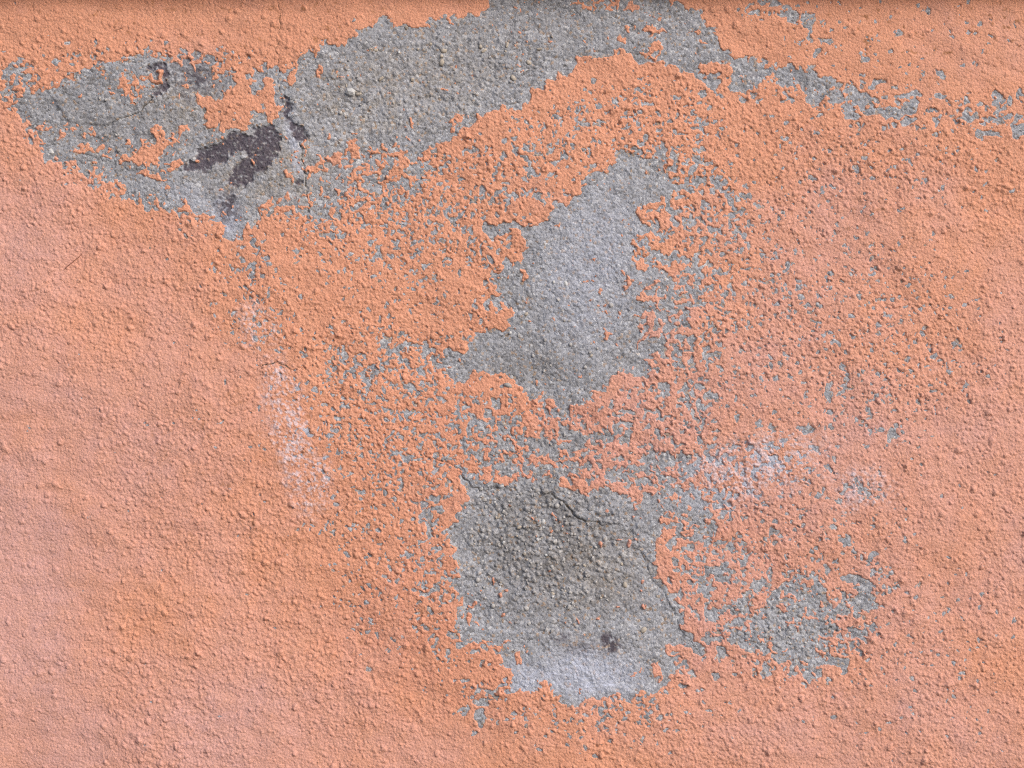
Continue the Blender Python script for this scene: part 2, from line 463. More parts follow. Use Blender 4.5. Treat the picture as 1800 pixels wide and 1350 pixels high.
CRACKS = {
    'a': [(722, 775), (733, 787), (750, 805), (773, 811), (800, 820), (817, 840), (833, 859), (850, 861), (880, 858), (905, 853)],
    'b': [(946, 851), (956, 863), (976, 872), (994, 884), (1007, 899), (1022, 918), (1034, 919), (1058, 921)],
    'c': [(1078, 916), (1100, 925), (1117, 937), (1124, 960), (1137, 1000), (1150, 1023), (1168, 1040), (1186, 1080), (1197, 1110), (1218, 1128), (1240, 1162)],
    'd': [(194, 220), (210, 211), (226, 205), (243, 200), (254, 188), (264, 174)],
    'e': [(488, 0), (489, 14), (494, 26), (491, 45), (493, 62), (489, 78), (492, 108), (492, 140), (496, 172)],
    'f': [(528, 252), (533, 275), (535, 300), (538, 330), (541, 352), (543, 378), (535, 392), (526, 412)],
    'g': [(447, 647), (460, 643), (473, 638), (488, 639), (500, 640), (510, 650), (533, 653)],
    'h': [(204, 55), (212, 52), (221, 50)],
}
# parts of the render broken away one layer deeper, their rims
POLY_DEEP = [(813, 838), (835, 859), (880, 858), (946, 851), (976, 872), (1007, 899), (1022, 918), (1060, 921), (1100, 925), (1117, 937), (1124, 960), (1137, 1000),
             (1150, 1023), (1168, 1040), (1186, 1080), (1199, 1110), (1242, 1162), (1225, 1160), (1150, 1120), (1100, 1090), (1000, 1110), (900, 1110), (830, 1090), (806, 1030), (796, 940), (823, 880)]
sdf_deep = poly_sdf(POLY_DEEP)
sdf_slab = poly_sdf([(194, 220), (226, 205), (243, 200), (264, 174), (290, 150), (300, 110), (220, 100), (120, 130), (90, 170), (120, 215)])

# ---------------------------------------------------------------- sampling grid: fine in view, widening away from it


def axis(lo, hi, step, far_lo, far_hi):
    core = list(np.arange(lo, hi + step * 0.5, step))

    def grow(start, sign, far):
        out, p, s = [], start, step
        while abs(far - p) > s * 1.2:
            s = min(s * 1.12, 8.0) if abs(p - start) < 300 else min(s * 1.25, 110.0)
            p += sign * s
            out.append(p)
        out[-1] = far
        return out
    return np.array(grow(core[0], -1, far_lo)[::-1] + core + grow(core[-1], 1, far_hi), dtype=np.float64)


STEP = 1.64
gx = axis(-18, 1818, STEP, -2900, 4700)
gy = axis(-14, 1364, STEP, -1500, 3275)
NX, NY = len(gx), len(gy)
X, Y = np.meshgrid(gx.astype(F), gy.astype(F))
spx = np.gradient(gx)
spy = np.gradient(gy)
SP = np.maximum(spx[None, :], spy[:, None]).astype(F)
AMP = np.clip(3.0 / SP, 0.15, 1.0).astype(F)

w1 = perlin(X, Y, 42, 1)
w2 = perlin(X, Y, 42, 2)
w3 = perlin(X, Y, 13, 3)
w4 = perlin(X, Y, 13, 4)
WX = X + 4.5 * w1 + 2.6 * w3
WY = Y + 4.5 * w2 + 2.6 * w4

Tm = msample(T, WX, WY, F(3.4))
GWX = X + 0.45 * perlin(X, Y, 9, 5) + 0.4 * w3
GWY = Y + 0.45 * perlin(X, Y, 9, 6) + 0.4 * w4

# relief shared by all layers (photo pixels)
und = 3.6 * perlin(X, Y, 420, 7) + 1.3 * perlin(X, Y, 140, 8) + 0.75 * perlin(X, Y, 55, 9) + 0.45 * perlin(X * F(0.30) + Y * F(0.10), Y - X * F(0.12), 26, 11)
med = perlin(X, Y, 22, 10)
rough_map = perlin(X, Y, 180, 12)
rough = np.clip(0.56 + 0.22 * rough_map + 0.10 * perlin(X, Y, 60, 13), 0.2, 0.95)
left_smooth = np.maximum(smooth(330, 20, X) * smooth(500, 800, Y), smooth(110, 20, Y)) * 0.66
right_top = smooth(1250, 1450, X) * smooth(230, 110, Y - 0.13 * (X - 1400)) * 0.85
calm = np.maximum(left_smooth, right_top)
rough = rough * (1 - calm)

g1 = grains(GWX, GWY, 8.4, 2.0, 4.0, 21, rough)
g2 = grains(GWX, GWY, 5.8, 1.5, 2.7, 22, np.clip(rough + 0.12, 0, 1))
g3 = grains(X, Y, 26.0, 3.6, 6.2, 23, 0.22 + 0.1 * rough_map)

# where paint is off
n = 0.48 * perlin(WX, WY, 21, 31) + 0.58 * perlin(X + 1.5 * w3, Y + 1.5 * w4, 10, 32) + 0.30 * perlin(X, Y, 60, 33) + 0.34 * perlin(X, Y, 5.4, 34)
n += 0.14 * (g1 - 1.5)
n = (n - n.mean()) / n.std()
m = Tm - n
gyv, gxv = np.gradient(m, gy, gx)
D = (m / (np.sqrt(gxv * gxv + gyv * gyv) + 0.02)).astype(F)     # about distance in px to the paint edge, + = painted
pits = np.maximum.reduce([0.75 * well(1480, 580, 330, 260, 15, 0.35), 0.7 * well(1330, 480, 200, 260, 0, 0.3), 1.1 * well(690, 390, 270, 150, 0, 0.4),
                          1.0 * well(700, 720, 230, 230, 0, 0.4), 0.6 * well(690, 980, 170, 230, 0, 0.4), 0.6 * well(450, 520, 110, 170, -20, 0.3),
                          0.7 * well(1100, 220, 300, 110, -8, 0.3), 0.45 * well(1500, 280, 330, 150, 0, 0.3), 0.6 * well(1400, 950, 260, 160, 0, 0.3),
                          0.40 * well(1440, 1090, 230, 150, 0, 0.3), 0.6 * well(1060, 1250, 300, 90, 0, 0.3), 0.35 * well(1600, 1150, 300, 230, 0, 0.2), 0.5 * well(230, 110, 330, 60, 0, 0.3),
                          0.30 * well(1560, 60, 300, 120, 0, 0.3), 0.5 * well(400, 400, 110, 70, 20, 0.3)]).astype(F)
pitm = msample(pits, X, Y, F(0.02))
SX, SY = X + 1.7 * w3 + 1.0 * perlin(X, Y, 6, 35), Y + 1.7 * w4 + 1.0 * perlin(X, Y, 6, 36)
SPT = np.minimum(spots(SX, SY, 15.0, 1.2, 4.4, 37, pitm * 0.55), spots(SX, SY, 10.0, 0.9, 2.6, 38, pitm * 0.55)) - 0.2
D = np.minimum(D, SPT)
D = np.clip(D, -30, 30)
del gxv, gyv

# bare render: sandy, with grit
sand = grains(X + 0.6 * w3, Y + 0.6 * w4, 6.0, 1.7, 3.4, 41, 0.85)
fine = perlin(X, Y, 4.6, 42)
pebbly = msample(np.maximum.reduce([1.0 * well(960, 960, 230, 170, 0, 0.3), 0.5 * well(760, 150, 300, 130, -12, 0.3), 0.6 * well(950, 800, 300, 90, 0, 0.2),
                                    0.7 * well(1390, 1100, 170, 100, 0, 0.2)]).astype(F), X, Y, F(0.3))
gp = grains(X, Y, 10.5, 2.6, 5.0, 43, 0.30 + 0.5 * pebbly)
Hc = und + 0.7 * med + AMP * ((0.42 + 0.22 * pebbly) * sand + 0.26 * fine + (0.26 + 0.6 * pebbly) * gp)
deep = msample(sdf_deep, WX, WY, F(99))
Hc -= 1.4 * smooth(2.5, -3.5, deep) * smooth(-120, -25, deep) + 1.5 * smooth(0, -60, deep)
slab = msample(sdf_slab, X + 1.5 * w3, Y + 1.5 * w4, F(99))
Hc += 1.8 * smooth(2.0, -2.0, slab) * smooth(-60, -6, slab)

# cracks
crk = np.zeros_like(X)
for key, wd, dp in (('a', 2.0, 2.0), ('b', 2.4, 2.8), ('c', 1.5, 0.8), ('d', 2.2, 2.2), ('e', 1.7, 1.9), ('f', 2.2, 2.4), ('g', 2.0, 2.2), ('h', 1.7, 1.6)):
    pts = CRACKS[key]
    xs = [p[0] for p in pts]
    ys = [p[1] for p in pts]
    i0, i1 = np.searchsorted(gx, [min(xs) - 25, max(xs) + 25])
    j0, j1 = np.searchsorted(gy, [min(ys) - 25, max(ys) + 25])
    sx = X[j0:j1, i0:i1] + 2.4 * w3[j0:j1, i0:i1] + 1.5 * w1[j0:j1, i0:i1]
    sy = Y[j0:j1, i0:i1] + 2.4 * w4[j0:j1, i0:i1] + 1.5 * w2[j0:j1, i0:i1]
    d2 = np.full(sx.shape, 1e9, dtype=F)
    for (ax, ay), (bx, by) in zip(pts[:-1], pts[1:]):
        ex, ey = bx - ax, by - ay
        t = np.clip(((sx - ax) * ex + (sy - ay) * ey) / (ex * ex + ey * ey), 0, 1)
        d2 = np.minimum(d2, (sx - ax - t * ex) ** 2 + (sy - ay - t * ey) ** 2)
    wv = wd * (0.85 + 0.35 * med[j0:j1, i0:i1])
    crk[j0:j1, i0:i1] = np.maximum(crk[j0:j1, i0:i1], dp * smooth(wv, 0.2 * wv, np.sqrt(d2)))
Hc += 0.9 * smooth(0.5, -2.0, SPT)
Hc -= crk

# dark older coat showing where the render has scaled off
dp = msample(sdf_pur, X + 1.6 * w3, Y + 1.6 * w4, F(99)) - 0.8 + 2.0 * perlin(X, Y, 7, 51) + 1.5 * perlin(X, Y, 17, 56)
PUR = 0.9 * smooth(3.0, -3.0, dp)
PUR = np.clip(PUR - 0.75 * smooth(0.3, 1.5, perlin(X, Y, 5.2, 52) + 0.35 * perlin(X, Y, 14, 53)), 0, 1)
stn = msample(stain.astype(F), WX, WY, F(0)) * smooth(0.2, 1.0, 0.8 + 0.9 * perlin(X, Y, 9, 54) + 0.5 * perlin(X, Y, 24, 55))
Hc = Hc * 1.0 - 2.6 * smooth(1.8, -1.8, dp)

# painted surface: the coat rounds the grit off
tp = 1.2 + 0.25 * perlin(X, Y, 90, 61)
curl = 0.4 * smooth(9, 1, D) * smooth(-0.3, 0.6, perlin(X, Y, 34, 62) * 0.8 + 0.1)
und_p = und + 0.4 * med * (1 - 0.5 * calm)
Hp_full = und_p + tp + AMP * (1 - 0.35 * calm) * (0.58 * g1 + 0.50 * g2 + 0.62 * g3 + 0.12 * fine * (1 - 0.5 * calm)) + curl
# the curled flake lifts towards its right-hand rim
jl = msample(poly_sdf(POLY_J).astype(F), X, Y, F(99))
Hp_full += 7.0 * smooth(255, 291, X) * smooth(118, 128, Y) * smooth(182, 150, Y) * smooth(4, -4, jl)
Hp_full -= 0.75 * crk
k = smooth(-0.4, 1.5, D)
Hp = (Hc - 1.0) * (1 - k) + Hp_full * k

# ---------------------------------------------------------------- material inputs carried by the vertices
fad = np.clip(msample(fade, X, Y, F(0.45)) + 0.15 * perlin(X, Y, 170, 71) + 0.09 * perlin(X, Y, 60, 70) + 0.06 * perlin(X, Y, 24, 72) - 0.42 * msample(vivid.astype(F), X, Y, F(0.2)), 0, 1)
red = np.clip(msample(redder.astype(F), X, Y, F(0.0)) * (0.8 + 0.2 * w1), 0, 1)
spot = smooth(0.1, 1.5, 0.75 * perlin(X, Y, 9, 73) + 0.7 * perlin(X, Y, 4.4, 74) + 0.5 * perlin(X, Y, 40, 75) + 0.55)
blm = np.clip(msample(bloomp.astype(F), WX, WY, F(0)) * 3.0 * smooth(0.0, 0.9, spot) * (0.35 + 0.65 * smooth(0.2, 1.8, g1 + 0.7 * g2)), 0, 1)
dr = perlin(X, Y, 11, 76) + 0.6 * perlin(X, Y, 5, 77) + 0.4 * perlin(X, Y, 60, 78)
dirt = np.clip(msample(dirtm.astype(F), X, Y, F(0.2)) * smooth(0.9, 2.2, dr) + 0.25 * smooth(1.5, 2.6, dr), 0, 1)
dmp = np.clip(msample(damp.astype(F), WX, WY, F(0)) * (0.8 + 0.25 * perlin(X, Y, 35, 79)), 0, 1)
blc = np.clip(msample(bloomc.astype(F), WX, WY, F(0)) * (0.6 + 0.5 * spot), 0, 1)
tan = np.clip(msample(tanm.astype(F), WX, WY, F(0)) * (0.75 + 0.4 * perlin(X, Y, 26, 80)), 0, 1)
sm = np.maximum(2.2 * well(1072, 1129, 28, 20, 40, 0.2), 1.3 * well(986, 1118, 28, 10, -8, 0.1))
sm = np.maximum(sm, 0.55 * well(1035, 1140, 60, 22, 10, 0.1))
sm = np.maximum(sm, 0.65 * well(352, 128, 62, 36, 15, 0.1))
sm = np.maximum(sm, 1.1 * well(400, 362, 30, 50, 12, 0.1))
stn = np.maximum(stn, msample(sm.astype(F), X + 1.6 * w3, Y + 1.6 * w4, F(0)) * smooth(-0.7, 0.9, perlin(X, Y, 6, 57) + 0.6 * perlin(X, Y, 16, 58)))
stn = np.clip(stn, 0, 1)

# ---------------------------------------------------------------- materials


def newmat(name):
    mt = bpy.data.materials.new(name)
    mt.use_nodes = True
    nt = mt.node_tree
    for nd in list(nt.nodes):
        nt.nodes.remove(nd)
    out = nt.nodes.new("ShaderNodeOutputMaterial")
    bs = nt.nodes.new("ShaderNodeBsdfPrincipled")
    nt.links.new(bs.outputs[0], out.inputs[0])
    return mt, nt, bs


def attr(nt, name):
    a = nt.nodes.new("ShaderNodeAttribute")
    a.attribute_name = name
    return a.outputs["Fac"]


def mixc(nt, fac, a, b, mode='MIX'):
    mx = nt.nodes.new("ShaderNodeMix")
    mx.data_type = 'RGBA'
    mx.blend_type = mode
    mx.clamp_factor = True

    def setin(sock, v):
        if isinstance(v, (tuple, list)):
            sock.default_value = (v[0], v[1], v[2], 1.0)
        elif isinstance(v, (int, float)):
            sock.default_value = v
        else:
            nt.links.new(v, sock)
    setin(mx.inputs[0], fac)
    setin(mx.inputs[6], a)
    setin(mx.inputs[7], b)
    return mx.outputs[2]


def noise(nt, scale, detail=2.0, rough=0.5):
    nz = nt.nodes.new("ShaderNodeTexNoise")
    nz.inputs["Scale"].default_value = scale
    nz.inputs["Detail"].default_value = detail
    nz.inputs["Roughness"].default_value = rough
    ge = nt.nodes.new("ShaderNodeNewGeometry")
    nt.links.new(ge.outputs["Position"], nz.inputs["Vector"])
    return nz.outputs[0]


def voro(nt, scale):
    vz = nt.nodes.new("ShaderNodeTexVoronoi")
    vz.inputs["Scale"].default_value = scale
    ge = nt.nodes.new("ShaderNodeNewGeometry")
    nt.links.new(ge.outputs["Position"], vz.inputs["Vector"])
    return vz


def ramp(nt, sock, stops):
    r = nt.nodes.new("ShaderNodeValToRGB")
    el = r.color_ramp.elements
    while len(el) > 1:
        el.remove(el[-1])
    el[0].position = stops[0][0]
    el[0].color = (*stops[0][1], 1)
    for p, c in stops[1:]:
        e = el.new(p)
        e.color = (*c, 1)
    nt.links.new(sock, r.inputs[0])
    return r.outputs[0]


def maprange(nt, sock, a, b, c, d):
    r = nt.nodes.new("ShaderNodeMapRange")
    r.inputs[1].default_value = a
    r.inputs[2].default_value = b
    r.inputs[3].default_value = c
    r.inputs[4].default_value = d
    nt.links.new(sock, r.inputs[0])
    return r.outputs[0]


def mul(nt, a, b):
    r = nt.nodes.new("ShaderNodeMath")
    r.operation = 'MULTIPLY'
    nt.links.new(a, r.inputs[0])
    if isinstance(b, (int, float)):
        r.inputs[1].default_value = b
    else:
        nt.links.new(b, r.inputs[1])
    return r.outputs[0]


def addm(nt, a, b, kb=1.0):
    r = nt.nodes.new("ShaderNodeMath")
    r.operation = 'MULTIPLY_ADD'
    nt.links.new(b, r.inputs[0])
    r.inputs[1].default_value = kb
    nt.links.new(a, r.inputs[2])
    return r.outputs[0]


def bump(nt, bs, height, strength, dist):
    b = nt.nodes.new("ShaderNodeBump")
    b.inputs["Strength"].default_value = strength
    b.inputs["Distance"].default_value = dist
    nt.links.new(height, b.inputs["Height"])
    nt.links.new(b.outputs[0], bs.inputs["Normal"])


# orange masonry paint
M_PAINT, nt, bs = newmat("orange_masonry_paint")
c = mixc(nt, attr(nt, "fade"), (0.650, 0.308, 0.208), (0.588, 0.340, 0.326))
c = mixc(nt, mul(nt, attr(nt, "red"), 0.6), c, (0.600, 0.262, 0.186))
c = mixc(nt, maprange(nt, noise(nt, 60, 3), 0.35, 0.7, 0.0, 0.30), c, (0.610, 0.325, 0.225))
c = mixc(nt, maprange(nt, noise(nt, 420, 3, 0.65), 0.40, 0.75, 0.0, 0.24), c, (0.470, 0.200, 0.095))
c = mixc(nt, maprange(nt, noise(nt, 700, 2, 0.6), 0.52, 0.80, 0.0, 0.30), c, (0.700, 0.430, 0.330))
c = mixc(nt, maprange(nt, noise(nt, 1150, 2, 0.6), 0.40, 0.75, 0.0, 0.22), c, (0.450, 0.205, 0.125))
c = mixc(nt, mul(nt, attr(nt, "dirt"), 0.70), c, (0.250, 0.105, 0.035))
c = mixc(nt, mul(nt, attr(nt, "bloom"), 0.80), c, (0.615, 0.530, 0.595))
nt.links.new(c, bs.inputs["Base Color"])
bs.inputs["Roughness"].default_value = 0.72
bs.inputs["Specular IOR Level"].default_value = 0.28
vb = voro(nt, 500)
bump(nt, bs, addm(nt, mul(nt, noise(nt, 1300, 3, 0.7), 0.55), mul(nt, vb.outputs["Distance"], vb.outputs["Distance"]), -1.0), 0.55, 0.0010)

# grey cement render, sand grains of many greys
M_CEM, nt, bs = newmat("grey_cement_render")
v1 = voro(nt, 470)
sep = nt.nodes.new("ShaderNodeSeparateColor")
nt.links.new(v1.outputs["Color"], sep.inputs[0])
c = ramp(nt, sep.outputs[0], [(0.0, (0.165, 0.168, 0.182)), (0.22, (0.285, 0.295, 0.333)), (0.65, (0.368, 0.387, 0.448)), (0.88, (0.445, 0.468, 0.535)), (1.0, (0.620, 0.640, 0.695))])
c = mixc(nt, maprange(nt, noise(nt, 1500, 3, 0.7), 0.3, 0.75, 0.0, 0.55), c, (0.215, 0.212, 0.232))
c = mixc(nt, maprange(nt, noise(nt, 45, 4, 0.6), 0.40, 0.70, 0.0, 0.35), c, (0.392, 0.412, 0.472))
tn = mul(nt, attr(nt, "tan"), maprange(nt, noise(nt, 300, 3, 0.6), 0.35, 0.65, 0.10, 0.45))
c = mixc(nt, tn, c, (0.370, 0.300, 0.205))
c = mixc(nt, maprange(nt, sep.outputs[1], 0.90, 0.96, 0.0, 0.55), c, (0.42, 0.28, 0.17))
c = mixc(nt, mul(nt, attr(nt, "damp"), 0.85), c, (0.64, 0.61, 0.57), 'MULTIPLY')
c = mixc(nt, mul(nt, attr(nt, "grit"), 0.36), c, mixc(nt, sep.outputs[2], (0.33, 0.32, 0.325), (0.52, 0.515, 0.53)))
c = mixc(nt, mul(nt, attr(nt, "bloom"), 0.76), c, (0.500, 0.545, 0.700))
c = mixc(nt, mul(nt, attr(nt, "stain"), 0.95), c, (0.092, 0.079, 0.102))
c = mixc(nt, attr(nt, "purple"), c, mixc(nt, maprange(nt, noise(nt, 900, 2, 0.6), 0.4, 0.7, 0.0, 0.6), (0.066, 0.053, 0.076), (0.150, 0.130, 0.165)))
nt.links.new(c, bs.inputs["Base Color"])
bs.inputs["Roughness"].default_value = 0.9
bs.inputs["Specular IOR Level"].default_value = 0.2
bump(nt, bs, addm(nt, noise(nt, 800, 4, 0.7), v1.outputs["Distance"], -0.7), 0.7, 0.0011)

# loose grit
PEB = []
for nm, ca, cb in (("grey_grit", (0.30, 0.29, 0.295), (0.47, 0.465, 0.475)), ("tan_grit", (0.38, 0.335, 0.29), (0.47, 0.425, 0.375)), ("white_grit", (0.48, 0.49, 0.51), (0.60, 0.61, 0.63))):
    mt, nt, bs = newmat(nm)
    oi = nt.nodes.new("ShaderNodeObjectInfo")
    c = mixc(nt, oi.outputs["Random"], ca, cb)
    c = mixc(nt, maprange(nt, noise(nt, 900, 3, 0.6), 0.4, 0.7, 0.0, 0.4), c, (ca[0] * 0.7, ca[1] * 0.7, ca[2] * 0.7))
    nt.links.new(c, bs.inputs["Base Color"])
    bs.inputs["Roughness"].default_value = 0.75
    PEB.append(mt)

M_DARK, nt, bs = newmat("crack_dirt")
c = mixc(nt, noise(nt, 800, 2), (0.060, 0.050, 0.040), (0.110, 0.094, 0.076))
nt.links.new(c, bs.inputs["Base Color"])
bs.inputs["Roughness"].default_value = 0.95

M_HAIR, nt, bs = newmat("brown_fibre")
c = mixc(nt, noise(nt, 300, 2), (0.15, 0.055, 0.036), (0.24, 0.095, 0.060))
nt.links.new(c, bs.inputs["Base Color"])
bs.inputs["Roughness"].default_value = 0.5

M_ASPH, nt, bs = newmat("pavement_asphalt")
c = mixc(nt, noise(nt, 180, 4, 0.7), (0.060, 0.058, 0.055), (0.14, 0.135, 0.13))
c = mixc(nt, maprange(nt, noise(nt, 2.5, 4, 0.6), 0.4, 0.7, 0, 0.5), c, (0.12, 0.115, 0.105))
nt.links.new(c, bs.inputs["Base Color"])
bs.inputs["Roughness"].default_value = 0.9
bump(nt, bs, noise(nt, 260, 4, 0.7), 0.6, 0.003)

M_CORE, nt, bs = newmat("masonry_core")
c = mixc(nt, noise(nt, 30, 4, 0.6), (0.30, 0.27, 0.24), (0.40, 0.37, 0.34))
nt.links.new(c, bs.inputs["Base Color"])
bs.inputs["Roughness"].default_value = 0.95

# ---------------------------------------------------------------- mesh helpers


def mesh_obj(name, verts, faces, mat, parent=None, smooth_on=True, attrs=None):
    """verts (n,3) float, faces (k,3|4) int arrays -> one linked mesh object"""
    me = bpy.data.meshes.new(name)
    verts = np.ascontiguousarray(verts, dtype=np.float32)
    faces = np.ascontiguousarray(faces, dtype=np.int32)
    nf, kk = faces.shape
    me.vertices.add(len(verts))
    me.vertices.foreach_set("co", verts.ravel())
    me.loops.add(nf * kk)
    me.loops.foreach_set("vertex_index", faces.ravel())
    me.polygons.add(nf)
    me.polygons.foreach_set("loop_start", np.arange(0, nf * kk, kk, dtype=np.int32))
    me.polygons.foreach_set("use_smooth", np.full(nf, smooth_on, dtype=bool))
    if attrs:
        for an, av in attrs.items():
            at = me.attributes.new(an, 'FLOAT', 'POINT')
            at.data.foreach_set("value", np.ascontiguousarray(av, dtype=np.float32))
    me.update(calc_edges=True)
    me.materials.append(mat)
    ob = bpy.data.objects.new(name, me)
    COL.objects.link(ob)
    ob.parent = parent
    return ob


def box(name, x0, x1, y0, y1, z0, z1, mat, parent=None):
    v = np.array([(x, y, z) for x in (x0, x1) for y in (y0, y1) for z in (z0, z1)])
    f = np.array([(0, 1, 3, 2), (4, 6, 7, 5), (0, 4, 5, 1), (2, 3, 7, 6), (0, 2, 6, 4), (1, 5, 7, 3)])
    return mesh_obj(name, v, f, mat, parent, False)


def label_components(mask):
    """4-connected labels by row runs and union-find; 0 = outside"""
    ny, nx = mask.shape
    parent = [0]

    def find(a):
        while parent[a] != a:
            parent[a] = parent[parent[a]]
            a = parent[a]
        return a
    lab = np.zeros(mask.shape, dtype=np.int32)
    prev = []
    pad = np.zeros((ny, nx + 2), dtype=np.int8)
    pad[:, 1:-1] = mask
    df = np.diff(pad, axis=1)
    for j in range(ny):
        st = np.flatnonzero(df[j] == 1).tolist()
        en = np.flatnonzero(df[j] == -1).tolist()
        cur = []
        pi = 0
        row = lab[j]
        for a, b in zip(st, en):
            while pi < len(prev) and prev[pi][1] <= a:
                pi += 1
            q = pi
            l = 0
            while q < len(prev) and prev[q][0] < b:
                r = find(prev[q][2])
                if l == 0:
                    l = r
                elif r != l:
                    if r < l:
                        parent[l] = r
                        l = r
                    else:
                        parent[r] = l
                q += 1
            if l == 0:
                l = len(parent)
                parent.append(l)
            cur.append((a, b, l))
            row[a:b] = l
        prev = cur
    root = np.array([find(i) for i in range(len(parent))], dtype=np.int32)
    lab = root[lab]
    u, inv = np.unique(lab, return_inverse=True)
    return inv.reshape(lab.shape).astype(np.int32) if u[0] == 0 else (inv.reshape(lab.shape) + 1).astype(np.int32)


IDX = np.arange(NX * NY, dtype=np.int32).reshape(NY, NX)
WXX = ((X - 900.0) * PX).astype(F)
WZZ = (ZC - (Y - 675.0) * PX).astype(F)


def extract(name, cellmask_flat_idx, H, mat, parent, attrs):
    """cells (flat indices into the (NY-1)x(NX-1) cell grid) of the sampled surface H -> object"""
    j = cellmask_flat_idx // (NX - 1)
    i = cellmask_flat_idx % (NX - 1)
    q = np.stack([j * NX + i, (j + 1) * NX + i, (j + 1) * NX + i + 1, j * NX + i + 1], axis=1)
    u, inv = np.unique(q.ravel(), return_inverse=True)
    v = np.stack([WXX.ravel()[u], -(H.ravel()[u]) * F(PX), WZZ.ravel()[u]], axis=1)
    return mesh_obj(name, v, inv.reshape(-1, 4), mat, parent, True, {k2: a.ravel()[u] for k2, a in attrs.items()})


def corners(A):
    return A[:-1, :-1], A[1:, :-1], A[1:, 1:], A[:-1, 1:]


# ---------------------------------------------------------------- the setting
box_v = np.array([(-60, -60, 0), (60, -60, 0), (60, 0.15, 0), (-60, 0.15, 0)])
pav = mesh_obj("pavement", box_v, np.array([(0, 1, 2, 3)]), M_ASPH, None, False)
pav["kind"] = "structure"

wall = bpy.data.objects.new("rendered_wall", None)
COL.objects.link(wall)
wall.location = (0, 0, 0)
wall["label"] = "orange painted roughcast wall with paint peeling off grey cement render"
wall["category"] = "wall"
wall["kind"] = "thing"

box("wall_core", -1.90, 1.90, 0.012, 0.30, 0.0, 2.385, M_CORE, wall)

# unseen band added above the view to shade the wall's top, painted alike
nseg = 64
prof = [(0.02, -40), (-0.004, -38), (-0.024, -39), (-0.031, -43), (-0.034, -55), (-0.034, -230), (-0.028, -246), (-0.012, -256), (0.02, -258)]
pv, pf = [], []
for s in range(nseg + 1):
    xx = -1.90 + 3.80 * s / nseg
    for (yy, py) in prof:
        pv.append((xx, yy, wz(py) + 0.0008 * math.sin(7 * xx + py)))
npf = len(prof)
for s in range(nseg):
    for q in range(npf - 1):
        pf.append((s * npf + q, s * npf + q + 1, (s + 1) * npf + q + 1, (s + 1) * npf + q))
mesh_obj("shading_band", np.array(pv), np.array(pf)[:, ::-1], M_PAINT, wall, True, {"fade": np.full(len(pv), 0.3)})

# ---------------------------------------------------------------- paint coat and the flakes that stand alone
inside = D > 0
lab = label_components(inside)
cnt = np.bincount(lab.ravel())
cnt[0] = 0
main = int(np.argmax(cnt))
cl = np.maximum.reduce(corners(lab))
# a cell touching two pieces goes to the main coat when that is one of them
for cc in corners(lab):
    cl = np.where(cc == main, main, cl)
PA = {"fade": fad, "red": red, "bloom": blm, "dirt": dirt}
flat = cl.ravel()
coat = extract("paint_coat", np.flatnonzero(flat == main), Hp, M_PAINT, wall, PA)
coat["label"] = "orange paint coat still holding over grit"
order = np.argsort(cnt)[::-1]
cells_by = np.argsort(flat, kind='stable')
sorted_lab = flat[cells_by]
in_view = (X > -10) & (X < 1810) & (Y > -10) & (Y < 1360)
viewlab = set(np.unique(lab[in_view]).tolist())
made = 0
rest = []
for l in order:
    if l == main or l == 0 or cnt[l] < 1:
        continue
    a, b = np.searchsorted(sorted_lab, [l, l + 1])
    if b <= a:
        continue
    if made < 290 and cnt[l] >= 9 and int(l) in viewlab:
        extract("paint_flake", cells_by[a:b], Hp, M_PAINT, wall, PA)
        made += 1
    elif cnt[l] >= 2:
        rest.append(cells_by[a:b])
if rest:
    st = extract("paint_specks", np.concatenate(rest), Hp, M_PAINT, wall, PA)
    st["kind"] = "stuff"

# ---------------------------------------------------------------- bare render, patch by patch
bare = D < 2.2
bc = np.logical_or.reduce(corners(bare))
blab = label_components(bc)
cxm = 0.5 * (gx[:-1] + gx[1:])[None, :] * np.ones((NY - 1, 1))
cym = 0.5 * (gy[:-1] + gy[1:])[:, None] * np.ones((1, NX - 1))
bcnt = np.bincount(blab.ravel())
bcnt[0] = 0
CA = {"damp": dmp, "bloom": blc, "tan": tan, "stain": stn, "purple": PUR, "grit": smooth(1.2, 2.6, gp) * np.clip(0.35 + 0.8 * pebbly, 0, 1)}
purc = (np.minimum.reduce(corners(dp)) < 0) & bc
zone = np.zeros(blab.shape, dtype=np.int32)
big = bcnt[blab] > 6000
zone[big] = 1
zone[big & (cxm > 520) & (cym < 330)] = 2
zone[big & (cym > 262) & (cxm > 700) & (cym <= 730)] = 3
zone[big & (cym > 730)] = 4
zone[big & (cym > 730) & (cxm > 1205 + 0.25 * np.maximum(cym - 900, 0) * (cym > 1100))] = 5
ZL = {1: "bare patch with dark old coating in it", 2: "broad bare band along the top", 3: "pale bare patch in the middle",
      4: "dark gritty bare patch at the bottom, white along its lower rim", 5: "mottled bare patch at lower right"}
zone_part = {}
for zn in (1, 2, 3, 4, 5):
    idx = np.flatnonzero(((zone == zn) & ~purc).ravel())
    if len(idx) > 20:
        ob = extract("bare_render", idx, Hc, M_CEM, wall, CA)
        ob["label"] = ZL[zn]
        zone_part[zn] = ob
pl2 = label_components(purc)
pc = np.bincount(pl2.ravel())
for l in range(1, len(pc)):
    idx = np.flatnonzero((pl2 == l).ravel())
    if len(idx):
        ob = extract("old_coating", idx, Hc, M_CEM, wall, CA)
        ob["label"] = "dark purple brown old coating laid open under the render"
small = (bc & ~big & ~purc)
flat = np.where(small, blab, 0).ravel()
cells_by = np.argsort(flat, kind='stable')
sorted_lab = flat[cells_by]
made_b = 0
rest = []
